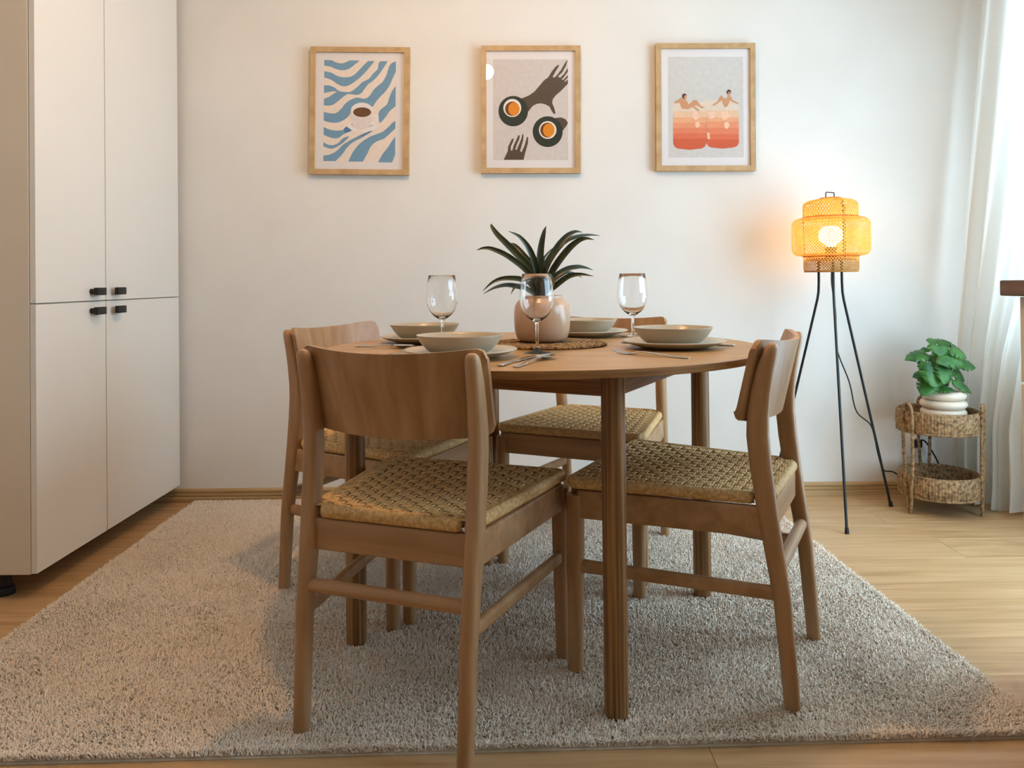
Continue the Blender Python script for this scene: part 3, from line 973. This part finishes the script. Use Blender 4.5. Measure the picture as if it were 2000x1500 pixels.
# cutlery
def utensil(kind, a, b, label, lift=0.0):
    a, b = Vector((*a, 0)), Vector((*b, 0))
    d = (b - a).normalized()
    L = (b - a).length
    root = empty(kind, (a.x, a.y, TT), atan2(d.y, d.x))
    tag(root, label, kind, 'steel cutlery on the table')

    def strip(secs, n=14):                 # (x, half width, centre z, half thickness)
        return [[Vector((x, w * math.copysign(abs(cos(t)) ** .7, cos(t)), z + th * math.copysign(abs(sin(t)) ** .8, sin(t)))) for t in [2 * pi * q / n for q in range(n)]] for x, w, z, th in secs]
    if kind == 'knife':
        MB().loft(strip([(0, .004, .003, .0016), (.002, .0068, .003, .0023), (.05, .006, .003, .0025), (.095 / .21 * L, .0048, .003, .0025)])).build('handle', 'steel', root, SM)
        MB().loft(strip([(.09 / .21 * L, .0046, .003, .0022), (.10 / .21 * L, .0082, .003, .0011), (.16 / .21 * L, .0095, .003, .0010), (.195 / .21 * L, .0078, .003, .0009), (L, .0012, .003, .0006)])).build('blade', 'steel', root, SM)
    else:
        MB().loft(strip([(0, .004, .0022, .0010), (.003, .0072, .0022, .0014), (.04, .0062, .003, .0016), (.08, .0046, .006, .0017), (.115 / .20 * L, .0032, .0085, .0017), (.135 / .20 * L, .0034, .0070, .0015)])).build('handle', 'steel', root, SM)
        x0 = .130 / .20 * L
        if kind == 'spoon':
            rows = []
            for i in range(15):
                t = i / 14
                x = x0 + (L - x0) * t
                w = .0205 * sqrt(max(.0009, 1 - (2 * t - 1.06) ** 2 / 1.13)) if 0 < t < 1 else .003
                ring = []
                for q in range(9):
                    u = -1 + q / 4
                    ring.append(Vector((x, u * w, .0086 - .0068 * (1 - u * u) * sin(pi * min(1, t * .95 + .03)))))
                ring += [p + Vector((0, 0, .0010)) for p in reversed(ring)]
                rows.append(ring)
            MB().loft(rows).build('spoon_bowl', 'steel', root, radians(60))
        else:
            xm = x0 + (L - x0) * .42
            mb = MB()
            mb.loft(strip([(x0, .0034, .0072, .0014), (x0 + .010, .0085, .0046, .0013), (x0 + .020, .0118, .0030, .0012), (xm, .0122, .0024, .0011)]))
            mb.build('fork_head', 'steel', root, SM)
            for q in range(4):
                yy = -.0102 + q * .0068
                ring = []
                for x, z, w in ((xm - .002, .0024, .0021), (xm + .02, .0032, .0019), (L - .006, .0078, .0015), (L, .0095, .0007)):
                    ring.append([Vector((x, yy + w * sx, z + .0010 * sz)) for sx, sz in ((-1, -1), (1, -1), (1, 1), (-1, 1))])
                MB().loft(ring).build('tine', 'steel', root, SM)
    return root


utensil('knife', (-.022, 1.652), (.062, 1.868), 'steel knife beside the nearest plate, partly behind a spoon')
utensil('spoon', (.010, 1.628), (.098, 1.830), 'steel spoon in front of the wine glass by the nearest plate')
utensil('fork', (.408, 1.772), (.258, 1.928), 'steel fork lying in front of the right plate')
utensil('knife', (.602, 2.082), (.420, 2.228), 'steel knife behind the right plate, only its handle end showing')
utensil('spoon', (-.436, 2.205), (-.262, 2.118), 'steel spoon left of the nearest bowl, in front of the cabinet side plate')
utensil('fork', (-.340, 1.775), (-.262, 1.962), 'steel fork left of the nearest plate, mostly hidden by a chair back')
utensil('fork', (.447, 2.592), (.350, 2.420), 'steel fork between the far plate and the right bowl')

# ================================================================ FLOOR LAMP
LC = Vector((1.298, 3.135, 0))
lamp = empty('floor_lamp', LC)
tag(lamp, 'lit floor lamp with tiered woven bamboo shade on thin black legs', 'lamp')
feet = [Vector((-.064, -.262, 0)), Vector((.262, .072, 0)), Vector((-.196, .187, 0))]
for ft in feet:
    dr = ft.normalized()
    pts = [ft + Vector((0, 0, .003)), ft * .98 + Vector((0, 0, .014))]
    k0 = dr * .053
    pts += [ft.lerp(k0, t) + Vector((0, 0, .872 * t)) for t in (.05, .3, .6, .9, .98)]
    pts += [k0 * .985 + Vector((0, 0, .885)), k0 * .95 + Vector((0, 0, .93)), k0 * .95 + Vector((0, 0, 1.02))]
    lg = MB().tube(pts, .0052, 10).build('leg', 'black_gloss', lamp, SM)
    MB().tube([ft + Vector((0, 0, .0)), ft * .985 + Vector((0, 0, .022))], [.0085, .0065], 12).build('foot_cap', 'plastic', lg, SM)
MB().lathe([(1e-4, 1.012), (.096, 1.012), (.098, 1.016), (.096, 1.020), (1e-4, 1.020)], 28).build('holder_plate', 'black_gloss', lamp, SM)
sk = MB().lathe([(.020, 1.020), (.020, 1.050), (.024, 1.060), (.024, 1.066), (1e-4, 1.066)], 24).build('socket', 'plastic', lamp, SM)
MB().lathe([(.016, 1.066), (.020, 1.076), (.040, 1.092), (.047, 1.110), (.043, 1.130), (.028, 1.147), (1e-4, 1.153)], 28).build('bulb', 'bulb', lamp, SM)


def tier(name, prof, n, tw, wd):
    """lattice of bamboo strips wound both ways along a turned profile, with rim hoops"""
    P = [Vector((r, 0, z)) for r, z in prof]
    ds = [0]
    for a, b in zip(P[:-1], P[1:]):
        ds.append(ds[-1] + (b - a).length)
    L = ds[-1]

    def pr(s_):
        for k in range(len(P) - 1):
            if s_ <= ds[k + 1] + 1e-9:
                t = (s_ - ds[k]) / (ds[k + 1] - ds[k])
                q = P[k].lerp(P[k + 1], t)
                return q.x, q.z
        return P[-1].x, P[-1].z
    mb = MB()
    N = 16
    for dirn in (-1, 1):
        for k in range(n):
            rows = []
            for i in range(N + 1):
                s_ = L * i / N
                r, z = pr(s_)
                r += .0006 * dirn
                a = 2 * pi * k / n + dirn * tw * s_ / L
                rr = max(r, .03)
                da = wd / 2 / rr
                rows.append([(r * cos(a - da), r * sin(a - da), z), (r * cos(a + da), r * sin(a + da), z)])
            mb.loft(rows, False, False)
    sh = mb.build(name, 'bamboo', lamp)
    for (r, z) in (prof[0], prof[-1]):
        MB().tube([(r * cos(2 * pi * q / 48), r * sin(2 * pi * q / 48), z) for q in range(49)], .0028, 6, cap=False).build('hoop', 'bamboo', sh, radians(70))
    return sh


tier('shade_tier', [(.040, 1.262), (.085, 1.254), (.101, 1.244), (.1045, 1.232), (.1045, 1.176)], 58, .75, .0050)
tier('shade_tier', [(.1045, 1.186), (.128, 1.182), (.143, 1.172), (.148, 1.158), (.148, 1.056), (.144, 1.042), (.132, 1.033), (.1045, 1.029)], 80, 1.25, .0047)
tier('shade_tier', [(.1045, 1.036), (.1045, .976), (.100, .968)], 58, .62, .0046)
wi = MB()
for q in range(3):
    a = 2 * pi * q / 3 + .6
    wi.tube([(.050 * cos(a), .050 * sin(a), 1.02), (.100 * cos(a), .100 * sin(a), 1.03), (.1025 * cos(a), .1025 * sin(a), 1.18), (.1 * cos(a), .1 * sin(a), 1.24), (.03 * cos(a), .03 * sin(a), 1.262)], .0022, 6)
wi.build('wire_frame', 'black_gloss', lamp, SM)
MB().tube([(-.022, -.012, 1.258), (-.022, -.012, 1.284), (-.019, -.011, 1.2865), (.020, .012, 1.2865), (.022, .013, 1.284), (.022, .013, 1.258)], .0022, 8).build('carry_handle', 'black_gloss', lamp, SM)
# cord: down beside a leg, clipped to the right leg, then to the floor by the stand and on to the socket
f2 = feet[1]
def on_leg(z):
    k0 = f2.normalized() * .053
    return f2.lerp(k0, z / .872) + Vector((0, 0, z))
cp_ = [Vector((.004, -.010, 1.015)), Vector((-.004, -.012, .93)), Vector((.016, .0, .80)), Vector((.020, .005, .66)), Vector((.075, .02, .52)), Vector((.105, .025, .40)), on_leg(.335) + Vector((-.008, -.006, 0)), on_leg(.22) + Vector((-.007, -.007, 0)), on_leg(.155) + Vector((0, -.008, 0)),
       Vector((.285, .085, .135)), Vector((.36, .10, .075)), Vector((.41, .13, .035)), Vector((.44, .17, .10)), Vector((.452, .222, .24))]
MB().tube(smooth_path(cp_, 90), .0028, 7).build('cord', 'plastic', lamp, SM)

# ================================================================ PLANT STAND WITH MONSTERA
SC = Vector((1.730, 3.155, 0))
stand = empty('plant_stand', SC)
tag(stand, 'two-tier round seagrass plant stand beside the curtain', 'plant stand')


def basket(name, r, z0, z1, zb):
    n = 84
    mb = MB()
    rows = []
    for layer, (dr, zz) in enumerate([(0.0, z0), (.004, z0 + .006), (.006, (z0 + z1) / 2), (.005, z1 - .004), (.001, z1), (-.006, z1 - .003), (-.006, z0 + .008)]):
        ring = []
        for k in range(n * 4):
            a = 2 * pi * k / (n * 4)
            w = .0026 * abs(sin(a * n / 2 + (layer % 2) * .6)) * (1 if layer < 5 else -.8) + .0008 * sin(k * 7.3 + layer * 2)
            ring.append((cos(a) * (r + dr + w), sin(a) * (r + dr + w), zz + .0012 * sin(a * 31 + layer)))
        rows.append(ring)
    mb.loft(rows, False, True)
    ob = mb.build(name, 'seagrass', stand, radians(70))
    # coiled bottom
    b = MB()
    k = 0
    while r - .006 - k * .009 > .006:
        rr = r - .008 - k * .009
        m_ = max(14, int(rr * 2 * pi / .008))
        b.tube([(rr * cos(2 * pi * q / m_), rr * sin(2 * pi * q / m_), zb + .0006 * (q % 2)) for q in range(m_ + 1)], .0052, 6, cap=False)
        k += 1
    b.build('basket_bottom', 'seagrass_dark', ob, radians(70))
    for zz, rr in ((z1, r), (z0 + .003, r + .003)):
        m_ = 120
        MB().tube([(rr * cos(2 * pi * q / m_), rr * sin(2 * pi * q / m_), zz) for q in range(m_ + 1)], [.0046 + .0009 * (q % 2) for q in range(m_ + 1)], 7, cap=False).build('rim', 'seagrass', ob, radians(70))
    return ob


basket('upper_basket', .147, .322, .402, .370)
basket('lower_basket', .143, .066, .150, .074)
for ang in (198, 321, 81):
    a = radians(ang)
    rd = Vector((cos(a), sin(a), 0)); tn = Vector((-sin(a), cos(a), 0))
    pts = [rd * .150 + tn * .003 + Vector((0, 0, .004)), rd * .151 + tn * .010 + Vector((0, 0, .06)), rd * .153 + tn * .020 + Vector((0, 0, .20)), rd * .156 + tn * .024 + Vector((0, 0, .34)), rd * .157 + tn * .023 + Vector((0, 0, .405)),
           rd * .156 + tn * .014 + Vector((0, 0, .430)), rd * .156 + Vector((0, 0, .437))]
    pts = pts + [p - tn * (2 * p.dot(tn)) for p in reversed(pts[:-1])]
    sp = smooth_path(pts, 150)
    MB().tube(sp, [.0060 + .0011 * (q % 2) for q in range(150)], 7).build('leg', 'seagrass', stand, radians(70))

mz = .372
mp_at = Vector((1.750, 3.150, mz + .004))
mon = empty('potted_monstera', mp_at)
tag(mon, 'small green monstera in a cream ringed pot on the seagrass stand', 'plant')
prof = [(1e-4, 0), (.055, 0)]
for k in range(3):
    zc = .0185 + k * .0350
    rr = (.064, .066, .063)[k]
    prof += [(rr + .0205 * cos(t), zc + .0175 * sin(t)) for t in [radians(-82 + 164 * q / 9) for q in range(10)]]
prof += [(.058, .106), (.054, .102), (.054, .092), (1e-4, .092)]
MB().lathe(prof, 48).build('pot', 'pot_cream', mon, radians(75))
MB().lathe([(1e-4, .098), (.03, .097), (.054, .093)], 20).build('soil', 'soil', mon)


def monstera_leaf(base, tip, width, nrm, stem_from):
    """heart-shaped leaf with cut lobes, from stalk joint to tip"""
    d = tip - base; L = d.length; d.normalize()
    nrm = (nrm - d * nrm.dot(d)).normalized()
    side = d.cross(nrm)
    # half outline (along, across) with notches
    half = [(0, 0), (-.10, .16), (-.12, .32), (-.04, .44), (.08, .50), (.24, .50), (.29, .25), (.33, .49), (.48, .45), (.54, .22), (.57, .41), (.72, .29), (.87, .14), (1.0, 0)]
    top_, bot_, fs = [], [], []
    mb = MB()
    ids = []
    vs = []

    def P3(a, c):
        droop = -.16 * a * a - .45 * c * c
        return base + d * (a * L) + side * (c * width) + nrm * ((droop + .04) * L)
    mid = [(a, 0) for a in (0, .1, .2, .3, .4, .5, .6, .7, .8, .9, 1.0)]
    for sgn in (-1, 1):
        for k in range(len(half) - 1):
            (a0, c0), (a1, c1) = half[k], half[k + 1]
            m0 = max(0, min(1, a0)); m1 = max(0, min(1, a1))
            q = [P3(m0, 0), P3((a0 + m0) / 2, sgn * c0 * .5), P3(a0, sgn * c0), P3(a1, sgn * c1), P3((a1 + m1) / 2, sgn * c1 * .5), P3(m1, 0)]
            o_ = len(vs)
            vs += q
            fs += [(o_, o_ + 1, o_ + 4, o_ + 5), (o_ + 1, o_ + 2, o_ + 3, o_ + 4)]
    bm = bmesh.new()
    bv = [bm.verts.new(v) for v in vs]
    for f in fs:
        try:
            bm.faces.new([bv[i] for i in f])
        except ValueError:
            pass
    bmesh.ops.remove_doubles(bm, verts=bm.verts, dist=.0002)
    bmesh.ops.recalc_face_normals(bm, faces=bm.faces)
    g = bmesh.ops.solidify(bm, geom=bm.faces[:], thickness=.0008)
    me_ = bpy.data.meshes.new('leaf')
    for f in bm.faces:
        f.smooth = True
    bm.to_mesh(me_); bm.free()
    me_.materials.append(M['monstera'])
    lo = bpy.data.objects.new('leaf', me_); C.objects.link(lo); lo.parent = mon
    mid_ = stem_from.lerp(base, .55) + Vector((0, 0, .02))
    MB().tube(smooth_path([stem_from, mid_, base], 8), .0017, 6).build('stalk', 'stem', lo, radians(70))


K2 = .2667
ML = [  # joint, tip (crop px), width (m), depth, normal
    ((420, 125), (520, 100), .085, .02, (.1, -.5, .9)), ((400, 110), (335, 85), .06, .03, (-.2, -.5, .9)), ((425, 135), (440, 205), .085, -.03, (0, -.9, .45)),
    ((520, 150), (640, 215), .095, -.02, (.35, -.6, .7)), ((320, 190), (178, 225), .075, .0, (-.2, -.5, .85)), ((325, 180), (312, 142), .045, .03, (-.3, -.8, .5)),
    ((560, 225), (415, 245), .085, -.05, (0, -.75, .65)), ((580, 250), (706, 285), .085, .0, (.2, -.6, .8)), ((545, 305), (630, 395), .070, .01, (.5, -.75, .5)),
    ((545, 385), (680, 475), .070, -.03, (.4, -.7, .7)), ((345, 350), (240, 352), .060, -.02, (-.1, -.7, .7)), ((360, 400), (300, 492), .080, -.04, (-.35, -.85, .4)),
    ((400, 285), (395, 440), .120, -.06, (0, -.95, .3)), ((470, 300), (470, 410), .075, -.07, (.1, -.95, .3)), ((430, 440), (545, 455), .05, -.05, (0, -.6, .8)),
    ((345, 260), (325, 350), .07, .03, (-.3, -.9, .3)), ((500, 260), (520, 330), .06, .04, (.2, -.9, .4)), ((450, 210), (350, 240), .07, .04, (-.2, -.7, .6)), ((480, 180), (520, 215), .07, .05, (0, -.8, .6)),
]
for k, (b_, t_, w_, dy, nn) in enumerate(ML):
    yb_ = mp_at.y + dy
    base = at(1720 + b_[0] * K2, 640 + b_[1] * K2, yb_) - mp_at
    tip = at(1720 + t_[0] * K2, 640 + t_[1] * K2, yb_ + dy * .5 - .012) - mp_at
    monstera_leaf(base, tip, w_ * 1.05, Vector(nn), Vector((.018 * cos(k * 2.4), .018 * sin(k * 2.4), .094)))

# wall socket with plug
sock = empty('wall_socket', (1.752, WY, .205))
tag(sock, 'white double wall socket behind the seagrass stand', 'socket')
MB().box(-.042, .042, -.012, -.0005, -.042, .042, bev=.003).build('plate', 'socket', sock, SM)
MB().lathe([(.0215, 0), (.0215, .003), (.019, .004), (.018, -.002), (1e-4, -.002)], 24).build('insert', 'socket', sock, SM).matrix_local = Matrix.Translation((0, -.012, 0)) @ Matrix.Rotation(radians(90), 4, 'X')
cab = empty('power_cable', (1.80, WY - .03, 0))
tag(cab, 'black cable running from the wall socket behind the white curtain', 'cable')
MB().tube(smooth_path([(-.048, .014, .225), (-.03, -.02, .24), (.015, -.02, .17), (.05, .004, .12), (.09, .012, .075), (.05, .010, .004), (.0, -.06, .004), (-.05, -.05, .004)], 60), .0035, 7).build('cable_run', 'plastic', cab, SM)
MB().box(-.064, -.034, -.012, .0175, .208, .240, bev=.005).build('plug', 'plastic', cab, SM)

# ================================================================ CURTAIN
cur = empty('sheer_curtain', (1.9, 3.1, 0))
tag(cur, 'long white sheer curtain gathered beside the window, hem on the floor', 'curtain')
NU, NZ = 150, 60
HT = 2.50


def interp(z, tab):
    for (z0_, v0), (z1_, v1) in zip(tab[:-1], tab[1:]):
        if z <= z1_:
            t = (z - z0_) / (z1_ - z0_)
            return v0 + (v1 - v0) * t
    return tab[-1][1]


vs = []
for j in range(NZ + 1):
    z = .004 + (HT - .004) * j / NZ
    lx = interp(z, [(0, 1.875), (.25, 1.880), (.65, 1.905), (2.08, 2.030), (2.6, 2.055)])
    ly = 3.31
    rx = interp(z, [(0, 2.0), (.30, 2.0), (.6, 2.015), (1.3, 2.035), (2.6, 2.05)])
    ry = interp(z, [(0, 3.035), (.35, 3.045), (.62, 2.98), (1.2, 2.70), (2.6, 2.05)])
    amp = interp(z, [(0, .030), (.5, .028), (2.6, .018)])
    for i in range(NU + 1):
        u = i / NU
        x = lx + (rx - lx) * u; yy = ly + (ry - ly) * u
        dx_, dy_ = rx - lx, ry - ly
        L_ = sqrt(dx_ * dx_ + dy_ * dy_); nx, ny = dy_ / L_, -dx_ / L_
        ph = u * 5.0 * 2 * pi + .5 * sin(z * 1.7 + u * 5)
        w = amp * (sin(ph) + .35 * sin(ph * 2.3 + 1 + z * .8)) * min(1, u * 8 + .25)
        if z < .12:
            w *= 1 + .5 * (1 - z / .12)
        xx = x + nx * w * .9
        yy2 = yy + ny * w * .9
        xx = min(xx, WX - .022)
        vs.append((xx - 1.9, min(yy2, WY - .045) - 3.1, z + (.006 * (1 + sin(ph * .5)) if j == 0 else 0)))
fs = [(j * (NU + 1) + i, j * (NU + 1) + i + 1, (j + 1) * (NU + 1) + i + 1, (j + 1) * (NU + 1) + i) for j in range(NZ) for i in range(NU)]
cl = MB().add(vs, fs).build('cloth', 'sheer', cur, radians(80))
MB().box(.13, .165, -1.15, .22, HT - .012, CZ - .0005).build('rail', 'socket', cur)

# ================================================================ KITCHEN COUNTER
KX, KY, KD = 1.212, 1.85, .62
ku = empty('drawer_unit', (KX, KY, 0))
tag(ku, 'light drawer unit at the right edge under the dark worktop', 'cabinet')
MB().box(.021, KD, -.61, 0, .075, .895, bev=.001, seg=1).build('body', 'carcass', ku)
for z0_, z1_ in ((.080, .273), (.279, .4795), (.4855, .686), (.692, .893)):
    for y0_, y1_ in ((-.608, -.002),):
        MB().box(0, .019, y0_, y1_, z0_, z1_, bev=.0015).build('drawer_front', 'front', ku)
MB().box(.07, KD - .02, -.57, -.05, 0.0005, .075).build('plinth', 'carcass', ku)
wt = MB().box(-.028, KD + .02, -.64, .030, .8955, .9330, bev=.004).build('worktop', 'counter')
wt.location = (KX, KY, 0)
tag(wt, 'dark brown wooden worktop ending at the right edge of the picture', 'worktop')

# ================================================================ PENDANT (above the frame, mirrored in the middle picture)
pend = empty('pendant_lamp', (-.128, 1.85, CZ))
tag(pend, 'bare round pendant bulb, seen only mirrored in the middle picture', 'lamp')
MB().lathe([(1e-4, 0), (.05, 0), (.05, -.02), (.02, -.028), (1e-4, -.028)], 24).build('ceiling_cup', 'socket', pend, SM)
MB().tube([(0, 0, -.02), (0, 0, -.22)], .003, 8).build('cord', 'plastic', pend, SM)
MB().lathe([(1e-4, -.21), (.018, -.21), (.02, -.26), (1e-4, -.26)], 20).build('socket', 'plastic', pend, SM)
MB().lathe([(.016, -.26), (.030, -.268), (.042, -.288), (.045, -.305), (.042, -.322), (.030, -.340), (.015, -.348), (1e-4, -.350)], 24).build('bulb', 'pendant_bulb', pend, SM)
